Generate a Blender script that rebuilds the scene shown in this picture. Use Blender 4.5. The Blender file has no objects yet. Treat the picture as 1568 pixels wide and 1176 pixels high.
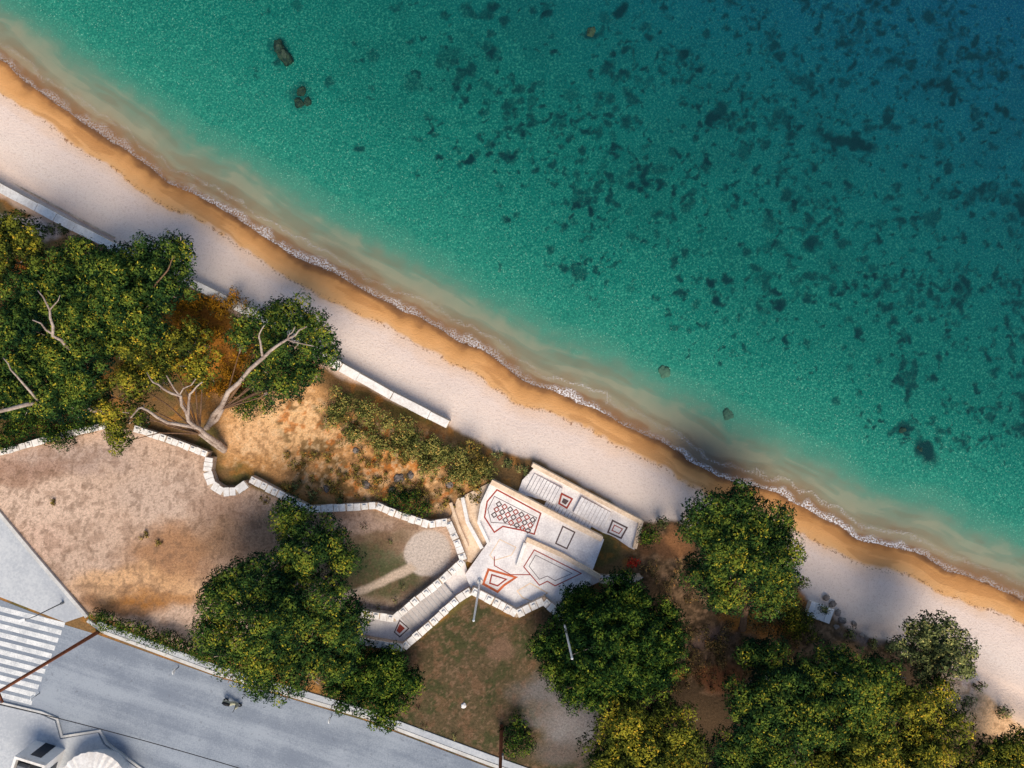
import bpy, bmesh, math, random
import numpy as np
from mathutils import Vector, noise as mnoise
random.seed(7); rng=np.random.default_rng(7)
H=60.0; S=17.42; CX,CY=784.0,588.0
GZ=1.8
def P(x,y,h=0.0):
    k=(H-h)/H/S
    return Vector(((x-CX)*k,(CY-y)*k,h))
def lin(c):
    r=[]
    for v in c:
        v=v/255.0
        r.append(v/12.92 if v<=0.04045 else ((v+0.055)/1.055)**2.4)
    return tuple(r)
def lin4(c): return lin(c)+(1.0,)
sc=bpy.context.scene
COL=sc.collection
# ------------------------------------------------------------ node helpers
class NT:
    def __init__(s,name):
        s.m=bpy.data.materials.new(name); s.m.use_nodes=True
        s.t=s.m.node_tree; s.t.nodes.clear()
        s.out=s.n('ShaderNodeOutputMaterial')
    def n(s,t,**k):
        nd=s.t.nodes.new(t)
        for a,b in k.items(): setattr(nd,a,b)
        return nd
    def l(s,a,b): s.t.links.new(a,b)
    def setv(s,sock,v):
        if hasattr(v,'links') or isinstance(v,bpy.types.NodeSocket): s.l(v,sock)
        else: sock.default_value=v
    def math(s,op,a,b=None,clamp=False,c=None):
        nd=s.n('ShaderNodeMath',operation=op); nd.use_clamp=clamp
        s.setv(nd.inputs[0],a)
        if b is not None: s.setv(nd.inputs[1],b)
        if c is not None: s.setv(nd.inputs[2],c)
        return nd.outputs[0]
    def mul(s,*a):
        r=a[0]
        for b in a[1:]: r=s.math('MULTIPLY',r,b)
        return r
    def mix(s,f,a,b,mode='MIX'):
        nd=s.n('ShaderNodeMix',data_type='RGBA',blend_type=mode)
        s.setv(nd.inputs[0],f); s.setv(nd.inputs[6],a); s.setv(nd.inputs[7],b)
        return nd.outputs[2]
    def noise(s,scale,detail=3,rough=0.55,vec=None,dist=0.0):
        nd=s.n('ShaderNodeTexNoise'); nd.inputs['Scale'].default_value=scale
        nd.inputs['Detail'].default_value=detail; nd.inputs['Roughness'].default_value=rough
        nd.inputs['Distortion'].default_value=dist
        s.l(vec if vec is not None else s.pos(),nd.inputs['Vector']); return nd.outputs['Fac']
    def pos(s):
        if not hasattr(s,'_p'): s._p=s.n('ShaderNodeNewGeometry').outputs['Position']
        return s._p
    def ramp(s,f,stops):
        nd=s.n('ShaderNodeValToRGB'); e=nd.color_ramp.elements
        while len(e)<len(stops): e.new(0.5)
        for i,(p,c) in enumerate(stops):
            e[i].position=p
            e[i].color=c if len(c)==4 else tuple(c)+(1,)
        s.l(f,nd.inputs[0]); return nd.outputs[0]
    def map(s,f,a,b,c=0.0,d=1.0):
        nd=s.n('ShaderNodeMapRange'); nd.interpolation_type='SMOOTHSTEP'
        s.setv(nd.inputs[0],f); nd.inputs[1].default_value=a; nd.inputs[2].default_value=b
        nd.inputs[3].default_value=c; nd.inputs[4].default_value=d
        return nd.outputs[0]
    def attr(s,name,fac=True):
        nd=s.n('ShaderNodeAttribute'); nd.attribute_name=name
        return nd.outputs['Fac'] if fac else nd.outputs['Color']
    def bsdf(s,col,rough=0.8,bump=None,bstr=0.3,bdist=0.05,spec=0.3):
        p=s.n('ShaderNodeBsdfPrincipled')
        s.setv(p.inputs['Base Color'],col); s.setv(p.inputs['Roughness'],rough)
        p.inputs['Specular IOR Level'].default_value=spec
        if bump is not None:
            b=s.n('ShaderNodeBump'); b.inputs['Strength'].default_value=bstr; b.inputs['Distance'].default_value=bdist
            s.l(bump,b.inputs['Height']); s.l(b.outputs[0],p.inputs['Normal'])
        s.l(p.outputs[0],s.out.inputs[0]); return p
def mat(name,c,rough=0.8,amt=0.25,scale=3.0,scale2=None,c2=None,bstr=0.3,spec=0.3):
    t=NT(name)
    n1=t.noise(scale,4,0.6); n2=t.noise(scale2 or scale*0.13,3,0.55)
    f=t.math('ADD',t.math('MULTIPLY',n1,0.5),t.math('MULTIPLY',n2,0.5))
    f=t.map(f,0.35,0.65)
    a=lin(c)
    b=lin(c2) if c2 else tuple(min(1,v*(1-amt)) for v in a)
    col=t.mix(f,b+(1,),tuple(min(1,v*(1+amt*0.3)) for v in a)+(1,))
    t.bsdf(col,rough,n1,bstr,0.03,spec)
    return t.m
# ------------------------------------------------------------ mesh builder
class MB:
    def __init__(s): s.v=[]; s.f=[]; s.mi=[]; s.mats=[]
    def m(s,mt):
        if mt not in s.mats: s.mats.append(mt)
        return s.mats.index(mt)
    def add(s,vs,fs,mt):
        o=len(s.v); s.v+= [tuple(v) for v in vs]; i=s.m(mt)
        for f in fs: s.f.append([a+o for a in f]); s.mi.append(i)
    def box(s,c,sz,mt,rot=0.0,tilt=None):
        hx,hy,hz=[a/2 for a in sz]; vs=[]
        ca,sa=math.cos(rot),math.sin(rot)
        for z in(-hz,hz):
            for x,y in((-hx,-hy),(hx,-hy),(hx,hy),(-hx,hy)):
                vs.append((c[0]+x*ca-y*sa,c[1]+x*sa+y*ca,c[2]+z))
        s.add(vs,[(3,2,1,0),(4,5,6,7),(0,1,5,4),(1,2,6,5),(2,3,7,6),(3,0,4,7)],mt)
    def prism(s,pts,z0,z1,mt,side=None):
        pts=[(p[0],p[1]) for p in pts]
        a=sum(pts[i][0]*pts[(i+1)%len(pts)][1]-pts[(i+1)%len(pts)][0]*pts[i][1] for i in range(len(pts)))
        if a<0: pts=pts[::-1]
        n=len(pts)
        s.add([(x,y,z1) for x,y in pts],[list(range(n))],mt)
        s.add([(x,y,z0) for x,y in pts]+[(x,y,z1) for x,y in pts],[(i,(i+1)%n,(i+1)%n+n,i+n) for i in range(n)],side or mt)
    def tube(s,pts,rad,mt,seg=8):
        pts=[Vector(p) for p in pts]; rings=[]
        for i,p in enumerate(pts):
            d=(pts[min(i+1,len(pts)-1)]-pts[max(i-1,0)])
            if d.length<1e-6: d=Vector((0,0,1))
            d.normalize(); u=d.orthogonal().normalized() if i==0 else (u-d*u.dot(d)).normalized()
            w=d.cross(u)
            rings.append([p+(u*math.cos(2*math.pi*k/seg)+w*math.sin(2*math.pi*k/seg))*rad[i] for k in range(seg)])
        vs=[v for r in rings for v in r]; fs=[]
        for i in range(len(pts)-1):
            for k in range(seg):
                a=i*seg+k;b=i*seg+(k+1)%seg; fs.append((a,b,b+seg,a+seg))
        fs.append(list(range(seg))[::-1]); fs.append([len(vs)-seg+k for k in range(seg)])
        s.add(vs,fs,mt)
    def obj(s,name,parent=None,smooth=False):
        me=bpy.data.meshes.new(name); me.from_pydata(s.v,[],s.f)
        for m in s.mats: me.materials.append(m)
        me.polygons.foreach_set('material_index',s.mi)
        if smooth: me.polygons.foreach_set('use_smooth',[True]*len(s.f))
        me.update()
        o=bpy.data.objects.new(name,me); COL.objects.link(o)
        if parent: o.parent=parent
        return o
def empty(name,loc=(0,0,0)):
    e=bpy.data.objects.new(name,None); COL.objects.link(e); e.empty_display_size=0.5; return e
def ribbon(pts,w,closed=False):
    pts=[Vector((p[0],p[1])) for p in pts]; n=len(pts); L=[];R=[]
    for i in range(n):
        if closed: a=pts[i-1];b=pts[(i+1)%n]
        else: a=pts[max(i-1,0)]; b=pts[min(i+1,n-1)]
        p=pts[i]
        d1=(p-a).normalized() if (p-a).length>1e-6 else (b-p).normalized()
        d2=(b-p).normalized() if (b-p).length>1e-6 else d1
        n1=Vector((-d1.y,d1.x)); n2=Vector((-d2.y,d2.x)); m=(n1+n2)
        m=m.normalized() if m.length>1e-6 else n1
        k=min(2.0,1/max(0.3,m.dot(n1)))
        L.append(p+m*k*w/2); R.append(p-m*k*w/2)
    return L,R
def strip(mb,pts,w,z,mt,closed=False):
    L,R=ribbon(pts,w,closed); n=len(L)
    vs=[(a.x,a.y,z) for a in L]+[(a.x,a.y,z) for a in R]
    rng_=range(n if closed else n-1)
    mb.add(vs,[(i+n,(i+1)%n+n,(i+1)%n,i) for i in rng_],mt)
def wallbody(mb,pts,w,z0,z1,mt,closed=False):
    L,R=ribbon(pts,w,closed); n=len(L)
    vs=[(a.x,a.y,z) for z in(z0,z1) for a in L+R]
    fs=[]
    for i in range(n if closed else n-1):
        j=(i+1)%n
        fs+=[(3*n+i,3*n+j,2*n+j,2*n+i),(i+n,j+n,3*n+j,3*n+i),(j,i,2*n+i,2*n+j)]
    if not closed:
        fs+=[(0,n,3*n,2*n),(2*n-1,n-1,3*n-1,4*n-1)]
    mb.add(vs,fs,mt)
# ------------------------------------------------------------ numpy noise
_lat=rng.random((256,256))
def vn(x,y,seed=0):
    x=x+seed*37.3; y=y+seed*91.7
    xi=np.floor(x).astype(int); yi=np.floor(y).astype(int); fx=x-xi; fy=y-yi
    fx=fx*fx*(3-2*fx); fy=fy*fy*(3-2*fy)
    g=lambda a,b:_lat[a%256,b%256]
    return (g(xi,yi)*(1-fx)+g(xi+1,yi)*fx)*(1-fy)+(g(xi,yi+1)*(1-fx)+g(xi+1,yi+1)*fx)*fy
def fbm(x,y,seed=0,o=4):
    r=0;a=0.5;t=0
    for i in range(o):
        r=r+a*vn(x*2**i,y*2**i,seed+i*3); t+=a; a*=0.5
    return r/t
def sstep(a,b,x):
    t=np.clip((x-a)/(b-a),0,1); return t*t*(3-2*t)
SHORE=[(-3000,-1500),(-300,-70),(0,93),(60,138),(130,188),(200,230),(260,280),(330,310),(400,355),(450,388),(520,420),(600,465),(660,500),(740,541),(800,583),(860,602),(915,622),(960,653),(1040,690),(1100,728),(1160,742),(1210,765),(1260,795),(1330,828),(1400,845),(1450,870),(1520,898),(1568,920),(1800,1030),(5000,2700)]
SW=[P(x,y,0) for x,y in SHORE]
def sdist(X,Y):
    best=np.full(X.shape,1e9); sg=np.zeros(X.shape)
    for a,b in zip(SW[:-1],SW[1:]):
        dx,dy=b.x-a.x,b.y-a.y; L=dx*dx+dy*dy
        t=np.clip(((X-a.x)*dx+(Y-a.y)*dy)/L,0,1)
        ex=X-a.x-t*dx; ey=Y-a.y-t*dy; d=np.hypot(ex,ey)
        c=dx*(Y-a.y)-dy*(X-a.x)
        m=d<best; best=np.where(m,d,best); sg=np.where(m,np.where(c>0,-1,1),sg)
    return best*sg
def axis(lo,hi,st,far):
    core=np.arange(lo,hi+st/2,st); out=[];s=st;p=hi
    while p<far: s*=1.5; p+=s; out.append(p)
    out=np.array(out)
    l=[];s=st;p=lo
    while p>-far: s*=1.5;p-=s;l.append(p)
    return np.concatenate([np.array(l[::-1]),core,out])
def pip(X,Y,poly):
    r=np.zeros(X.shape,bool); n=len(poly)
    for i in range(n):
        x1,y1=poly[i];x2,y2=poly[(i+1)%n]
        if y1==y2: continue
        c=((y1>Y)!=(y2>Y))&(X<(x2-x1)*(Y-y1)/(y2-y1)+x1); r^=c
    return r
def softpoly(X,Y,poly,soft):
    ins=pip(X,Y,poly); best=np.full(X.shape,1e9); n=len(poly)
    for i in range(n):
        x1,y1=poly[i];x2,y2=poly[(i+1)%n]; dx,dy=x2-x1,y2-y1
        t=np.clip(((X-x1)*dx+(Y-y1)*dy)/(dx*dx+dy*dy+1e-9),0,1)
        best=np.minimum(best,np.hypot(X-x1-t*dx,Y-y1-t*dy))
    d=np.where(ins,best,-best)
    return sstep(-soft,soft,d)
def gridmesh(name,xs,ys,Z,attrs,cols,mts,zone=None):
    nx,ny=len(xs),len(ys)
    XX,YY=np.meshgrid(xs,ys)
    co=np.stack([XX,YY,Z],-1).reshape(-1,3).astype(np.float32)
    i=np.arange((ny-1)*(nx-1)); r=i//(nx-1); c=i%(nx-1); a=r*nx+c
    q=np.stack([a,a+1,a+nx+1,a+nx],-1).astype(np.int32)
    me=bpy.data.meshes.new(name); me.vertices.add(len(co)); me.vertices.foreach_set('co',co.ravel())
    me.loops.add(q.size); me.loops.foreach_set('vertex_index',q.ravel())
    me.polygons.add(len(q)); me.polygons.foreach_set('loop_start',np.arange(0,q.size,4,dtype=np.int32))
    me.polygons.foreach_set('loop_total',np.full(len(q),4,dtype=np.int32))
    me.polygons.foreach_set('use_smooth',np.ones(len(q),bool))
    for m in mts: me.materials.append(m)
    if zone is not None:
        me.polygons.foreach_set('material_index',zone(q).astype(np.int32))
    me.update(calc_edges=True)
    for k,v in attrs.items():
        at=me.attributes.new(k,'FLOAT','POINT'); at.data.foreach_set('value',v.ravel().astype(np.float32))
    for k,v in cols.items():
        at=me.color_attributes.new(k,'FLOAT_COLOR','POINT')
        at.data.foreach_set('color',np.concatenate([v.reshape(-1,3),np.ones((nx*ny,1))],1).ravel().astype(np.float32))
    o=bpy.data.objects.new(name,me); COL.objects.link(o); return o
# ------------------------------------------------------------ GROUND
xs=axis(-49,49,0.12,3000); ys=axis(-37,37,0.12,3000)
X,Y=np.meshgrid(xs,ys)
def shoreD(X,Y):
    return sdist(X,Y)+(fbm(X*0.22,Y*0.22,5,3)-0.5)*0.8+(vn(X*.55,Y*.55,8)-.5)*.25
D=shoreD(X,Y)
Z=np.where(D<0,-np.clip(-D,0,5)*0.07-np.clip(-D-5,0,60)*0.05, np.clip(D,0,6.8)*0.15)
Z=Z+sstep(7.2,9.5,D)*(GZ-6.8*0.15)
Z=np.where(D>9.5,GZ,Z)
Z=Z-np.where(D>9.5,0.0,0.03*fbm(X*1.3,Y*1.3,9,3)*sstep(0,1,np.abs(D)))
PX=CX+X*S*H/(H-np.clip(Z,-8,3)); PY=CY-Y*S*H/(H-np.clip(Z,-8,3))
wx=(fbm(PX/30,PY/30,1)-0.5); wy=(fbm(PX/30,PY/30,2)-0.5)
WX=PX+wx*36; WY=PY+wy*36
wx2=PX+wx*8; wy2=PY+wy*8
LAND=[(-3000,-1300),(-300,110),(0,302),(170,388),(300,448),(390,497),(520,575),(690,655),(760,688),(830,708),(980,795),(1040,800),(1120,850),(1215,880),(1240,920),(1300,962),(1370,985),(1440,1005),(1500,1060),(1568,1115),(2500,1700),(2500,9000),(-9000,9000),(-9000,-1300)]
land=softpoly(PX+wx*14,PY+wy*14,LAND,4)
C=np.zeros(X.shape+(3,)); C[:]=lin((132,102,66))
def blend(m,c):
    global C
    C=C*(1-m[...,None])+np.array(lin(c))*m[...,None]
def blob(x,y,r,c,s=1.0,ry=None,soft=0.45):
    ry=ry or r
    d=np.sqrt(((WX-x)/r)**2+((WY-y)/ry)**2)
    blend((1-sstep(1-soft,1+soft,d))*s,c)
def poly(pts,c,s=1.0,soft=4,warp=True):
    blend(softpoly(WX if warp else wx2,WY if warp else wy2,pts,soft)*s,c)
n30=fbm(PX/55,PY/55,11); n8=fbm(PX/14,PY/14,12); n6=fbm(PX/6,PY/6,13)
blend(sstep(0.5,0.62,n30)*0.7,(95,92,48))
blend(sstep(0.55,0.7,n8)*0.5,(180,120,55))
poly([(330,600),(480,590),(700,680),(740,720),(720,790),(640,800),(480,770),(340,700)],(205,150,95),1,12)
blob(430,645,75,(236,186,132),1,45); blob(520,660,45,(224,174,122),.9,25); blob(385,670,50,(230,180,130),.9,25)
blob(640,735,65,(232,182,128),.8,22); blob(620,700,40,(205,135,65),.8,22)
blob(690,780,35,(228,184,140),.9,20); blob(560,725,50,(218,160,105),.7,25)
m=softpoly(WX,WY,[(420,600),(720,680),(740,720),(660,790),(450,750)],10)
blend(m*sstep(0.5,0.58,n8)*0.75,(105,82,45))
blend(m*sstep(0.6,0.66,fbm(PX/9,PY/9,31))*0.7,(200,115,45))
m=softpoly(WX,WY,[(340,600),(480,600),(740,700),(740,760),(650,800),(350,710)],10)
blend(m*sstep(0.57,0.64,n6)*0.5,(128,92,58)); blend(m*sstep(0.57,0.66,1-n6)*0.4,(244,206,160))
blob(300,520,70,(205,132,50),.8,50); blob(340,570,45,(222,145,62),.8,30); blob(60,410,40,(220,122,45),.9,18)
blob(150,500,60,(120,75,35),.8,50)
blob(20,345,110,(222,200,188),1,14); blob(0,445,20,(200,140,80),1)
CY_=[(-300,760),(0,697),(160,655),(205,660),(320,700),(325,748),(380,745),(470,784),(575,780),(655,808),(690,806),(706,858),(640,915),(605,945),(548,935),(400,980),(330,1010),(135,940),(0,788),(-300,500)]
m=softpoly(wx2,wy2,CY_,3)
blend(m,(204,174,152))
for (x,y,rx,ry,c,s) in [(90,700,120,28,(172,150,140),.6),(60,770,90,40,(216,186,164),.8),(250,760,70,40,(200,174,156),.8),(265,850,70,42,(162,116,78),.85),(370,820,70,45,(156,118,86),.75),(210,900,100,30,(216,168,120),.8),(190,930,70,18,(150,100,50),.8),(240,915,60,14,(158,104,50),.7),(340,770,50,25,(170,136,114),.6),(560,820,80,42,(118,98,74),.9),(545,800,60,18,(184,156,140),.8),(590,890,75,32,(78,78,50),.95),(500,865,70,30,(130,110,80),.7),(560,860,60,20,(76,84,54),.8),(60,830,50,30,(212,178,156),.7),(20,720,90,20,(150,108,84),.5)]:
    d=np.sqrt(((WX-x)/rx)**2+((WY-y)/ry)**2)
    blend((1-sstep(.55,1.45,d))*s*m,c)
blend(m*sstep(.58,.68,fbm(PX/20,PY/16,41))*.35,(125,92,70))
blend(m*sstep(.62,.68,fbm(PX/6,PY/9,42))*.45,(112,88,70))
blend(m*sstep(.58,.68,fbm(PX/3.5,PY/3.5,43))*.3,(130,104,86))
d=np.hypot(wx2-655,wy2-848); blend(1-sstep(33,38,d),(200,184,172))
blend(softpoly(wx2,wy2,[(630,862),(640,872),(560,908),(515,925),(512,915),(555,898)],3),(198,176,156))
ml=softpoly(wx2,wy2,[(612,1000),(725,918),(790,948),(835,930),(900,980),(930,1300),(700,1300),(600,1110)],6)
blend(ml,(92,78,56))
blend(ml*sstep(.48,.62,fbm(PX/25,PY/25,50))*.8,(66,70,42))
blend(ml*sstep(.55,.65,fbm(PX/12,PY/12,51))*.6,(118,88,66))
blend(ml*sstep(.56,.66,fbm(PX/4,PY/4,52))*.45,(54,56,34)); blend(ml*sstep(.6,.68,fbm(PX/4,PY/4,53))*.5,(136,108,86))
blob(850,1060,60,(112,108,108),.85,30); blob(885,1110,50,(140,134,134),.8,30); blob(770,995,30,(138,106,88),.5,14); blob(870,1150,50,(108,100,96),.7,25)
blob(820,1100,30,(126,120,118),.6,12)
poly([(985,795),(1050,800),(1120,850),(1215,880),(1240,920),(1300,965),(1370,985),(1450,1010),(1500,1060),(1568,1120),(1700,1300),(950,1300),(900,1000),(870,960),(930,890),(975,880)],(98,78,58),1,8)
me_=softpoly(WX,WY,[(985,795),(1240,900),(1400,1010),(1250,1080),(1000,1050),(960,880)],8)
blend(me_*sstep(.5,.62,fbm(PX/13,PY/13,60))*.6,(140,112,86))
blend(me_*sstep(.56,.64,n6)*.6,(62,50,36)); blend(me_*sstep(.6,.68,1-n6)*.5,(170,134,104))
for a in [(1150,945,36,(236,154,72),26),(1190,965,27,(184,124,64),16),(1042,1035,16,(232,157,84),12),(1225,910,20,(212,140,76),14),(1035,830,28,(172,120,80),18),(1085,975,30,(128,104,92),18),(1490,1085,50,(240,194,148),34),(1530,1110,50,(236,190,144),26),(1465,1060,40,(222,190,160),25),(1300,1000,22,(196,146,94),9),(1100,1035,30,(145,93,62),20),(1010,840,20,(120,85,60),14),(1330,975,40,(120,106,102),10),(1510,1050,45,(204,180,168),9)]:
    blob(a[0],a[1],a[2],a[3],.95,a[4])
blend(softpoly(WX,WY,[(1440,1020),(1500,1050),(1600,1110),(1600,1180),(1440,1100)],6)*sstep(.56,.64,n6)*.5,(160,120,84))
# --- weed / stone spots scattered on the sea bed (world space)
na=fbm(X*1.1,Y*1.1,90,3)
AL=(X*.88-Y*.47)
ns=fbm(AL*.22,D*1.5,91,4); ns=np.clip((ns-.5)*1.1+.5,0,1)
spot=np.zeros(X.shape)
r5=np.random.default_rng(55)
dwx=(fbm(X*1.6,Y*1.6,95,3)-.5)*.9; dwy=(fbm(X*1.6,Y*1.6,96,3)-.5)*.9
def splat(cx,cy,rx,ry,s,ang=0):
    R=max(rx,ry)*1.7+.5
    i0,i1=np.searchsorted(xs,[cx-R,cx+R]); j0,j1=np.searchsorted(ys,[cy-R,cy+R])
    if i1<=i0 or j1<=j0: return
    dx=X[j0:j1,i0:i1]+dwx[j0:j1,i0:i1]-cx; dy=Y[j0:j1,i0:i1]+dwy[j0:j1,i0:i1]-cy
    u=dx*math.cos(ang)+dy*math.sin(ang); v=-dx*math.sin(ang)+dy*math.cos(ang)
    k=(1-sstep(.5,1.3,np.sqrt((u/rx)**2+(v/ry)**2)))*s
    spot[j0:j1,i0:i1]=1-(1-spot[j0:j1,i0:i1])*(1-k)
N=22000
cx=r5.uniform(-48,48,N); cy=r5.uniform(-20,37,N)
cd=-shoreD(cx,cy)
ppx=CX+cx*S; ppy=CY-cy*S
dens=sstep(6,18,cd)*(.03+.97*sstep(400,1380,ppx+(300-ppy)*.2))
dens=dens*(.3+.7*sstep(.40,.60,fbm(ppx/70,ppy/70,71,3)))
for x,y,rx,ry,s in [(680,110,50,35,.35),(820,180,80,50,.5),(960,280,90,55,.5),(1130,280,80,50,.5),(1280,215,60,25,.6),(1380,660,40,25,.8),(1070,370,40,25,.4),(1450,90,110,70,.3),(1450,370,90,60,.3),(1190,170,60,40,.3),(900,400,60,40,.2)]:
    dens=dens+s*(1-sstep(.5,1.4,np.sqrt(((ppx-x)/rx)**2+((ppy-y)/ry)**2)))
acc=r5.random(N)<dens*.5
for i in np.where(acc)[0]:
    R=float(np.clip(r5.lognormal(-1.38,.42),.12,.8))
    splat(cx[i],cy[i],R*1.1,R*r5.uniform(.6,1),r5.uniform(.35,.9),r5.uniform(0,3.14))
    if r5.random()<.3:
        for k in range(r5.integers(1,4)): splat(cx[i]+r5.normal()*R*1.7,cy[i]+r5.normal()*R*1.5,R*.7,R*.6,r5.uniform(.3,.8),0)
for x,y,rx,ry,s,a in [(1300,215,3.0,.6,.95,-.25),(1095,175,.62,.55,1,0),(905,50,.9,.5,.9,0),(1410,690,1.5,.8,1,-.9),(1380,655,1.0,.5,.9,0),(850,80,.5,.35,.9,0),(720,248,.45,.4,1,0),(905,322,.5,.4,.95,0),(550,230,.45,.4,.8,0),(690,85,1.3,.9,.5,.3),(430,78,.9,1.2,.6,.2),(462,150,1.0,1.2,.6,.2),(632,130,1.2,.9,.45,.4),(1190,62,.6,.4,.8,0),(505,128,.5,.4,.6,0),(1240,120,.8,.5,.7,0),(1325,395,.5,.4,.7,0),(1045,148,.4,.3,.6,0),(950,12,.5,.4,.8,0),(545,68,.35,.3,.5,0),(640,215,.4,.3,.5,0)]:
    p=P(x,y,-1.2); splat(p.x,p.y,rx,ry,s,a)
spot=spot+.14*sstep(.5,.72,fbm(X*.3,Y*.3,97,3))*sstep(8,20,-D)
def ground_mat(name,mode):
    t=NT(name)
    nB=t.noise(5.5,4,.65); bh=nB
    if mode!='soil':
        d=t.attr('shore'); nA=t.attr('na'); nS=t.attr('ns')
        sep=t.n('ShaderNodeSeparateXYZ'); t.l(t.pos(),sep.inputs[0])
    if mode!='seabed':
        nC=t.noise(14,2,.6); bh=t.math('ADD',nB,t.mul(nC,.6))
    if mode in('shore','full'):
        dn=t.math('ADD',d,t.mul(t.math('SUBTRACT',nA,.5),.6))
        dn=t.math('ADD',dn,t.mul(t.math('SUBTRACT',nS,.5),.5))
        L=t.ramp(t.mul(dn,0.1),[(0,lin4((116,82,56))),(.03,lin4((146,102,64))),(.06,lin4((192,138,84))),(.12,lin4((218,160,102))),(.185,lin4((222,170,116))),(.215,lin4((228,196,172))),(.32,lin4((232,210,197))),(.55,lin4((235,216,203))),(.8,lin4((232,205,186))),(1,lin4((226,194,166)))])
        db=t.mul(t.map(d,1.75,2.0),t.map(d,2.35,2.1),t.map(nB,.54,.60))
        L=t.mix(t.mul(db,.8),L,lin4((120,76,46)))
        L=t.mix(t.mul(t.map(nC,.60,.68),t.map(d,1.7,2.6),.5),L,lin4((168,134,112)))
        L=t.mix(t.mul(t.map(nB,.53,.66),t.map(d,1.9,2.6),.45),L,lin4((204,178,162)))
        L=t.mix(t.mul(t.map(nS,.54,.64),t.map(d,0,.3),t.map(d,1.9,1.6),.4),L,lin4((166,112,64)))
    if mode in('seabed','full'):
        east=t.map(sep.outputs[0],-45,45,0,9)
        eastm=t.mul(east,t.map(d,-6,-16))
        dd=t.math('SUBTRACT',eastm,t.math('ADD',d,t.mul(t.math('SUBTRACT',nA,.5),1.0)))
        dd=t.math('ADD',dd,t.mul(t.math('SUBTRACT',nS,.5),.8))
        W=t.ramp(t.mul(dd,1/60),[(0,lin4((148,112,80))),(.010,lin4((154,126,98))),(.022,lin4((154,142,120))),(.036,lin4((146,150,132))),(.056,lin4((124,148,132))),(.078,lin4((84,146,130))),(.11,lin4((40,138,122))),(.24,lin4((18,122,110))),(.42,lin4((7,105,99))),(.62,lin4((4,93,98))),(.8,lin4((2,84,104))),(1,lin4((2,74,106)))])
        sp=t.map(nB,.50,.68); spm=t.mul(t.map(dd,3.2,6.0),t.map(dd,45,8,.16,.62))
        W=t.mix(t.mul(sp,spm),W,lin4((94,184,160)))  # caustic light speckle painted into the sea bed colour
        nD=t.noise(9,2,.6); W=t.mix(t.mul(t.map(nD,.63,.70),t.map(dd,3,6),t.map(dd,28,8,.1,.75)),W,lin4((190,232,206)))  # sparse white water sparkles, painted as dots in the bed colour
        W=t.mix(t.mul(t.map(nB,.5,.32),t.map(dd,4,8,0,.5)),W,lin4((0,66,70)))
        W=t.mix(t.mul(t.map(nS,.5,.62),t.map(dd,.3,.8),t.map(dd,4.5,3),.35),W,lin4((180,170,148)))
        W=t.mix(t.mul(t.map(nS,.48,.36),t.map(dd,.2,.6),t.map(dd,4,3),.2),W,lin4((124,104,80)))
        W=t.mix(t.math('MINIMUM',t.mul(t.attr('spot'),.92),.95),W,lin4((4,46,54)))
    if mode in('soil','full'):
        col=t.attr('Col',False)
        soil=t.mix(1.0,col,t.ramp(nB,[(.25,(.62,.62,.62)),(.5,(1,1,1)),(.75,(1.3,1.3,1.3))]),'MULTIPLY')
        soil=t.mix(t.mul(t.map(nC,.57,.65),.35),soil,lin4((70,58,38)))
    if mode=='seabed': fin=W
    elif mode=='soil': fin=soil
    elif mode=='shore': fin=L
    else: fin=t.mix(t.attr('land'),t.mix(t.map(d,-.1,.05),W,L),soil)
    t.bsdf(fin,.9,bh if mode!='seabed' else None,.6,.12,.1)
    return t.m
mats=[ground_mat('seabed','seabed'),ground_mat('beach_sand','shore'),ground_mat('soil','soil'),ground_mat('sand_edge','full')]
Df=D.ravel(); Lf=land.ravel()
def zone(q):
    dq=Df[q]; lq=Lf[q]
    r=np.full(len(q),3); r[dq.max(1)<-.15]=0
    r[(dq.min(1)>.1)&(lq.max(1)<=0)]=1; r[lq.min(1)>=1]=2
    return r
gridmesh('ground',xs,ys,Z,{'shore':D,'land':land,'na':na,'ns':ns,'spot':spot},{'Col':C},mats,zone)
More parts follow.
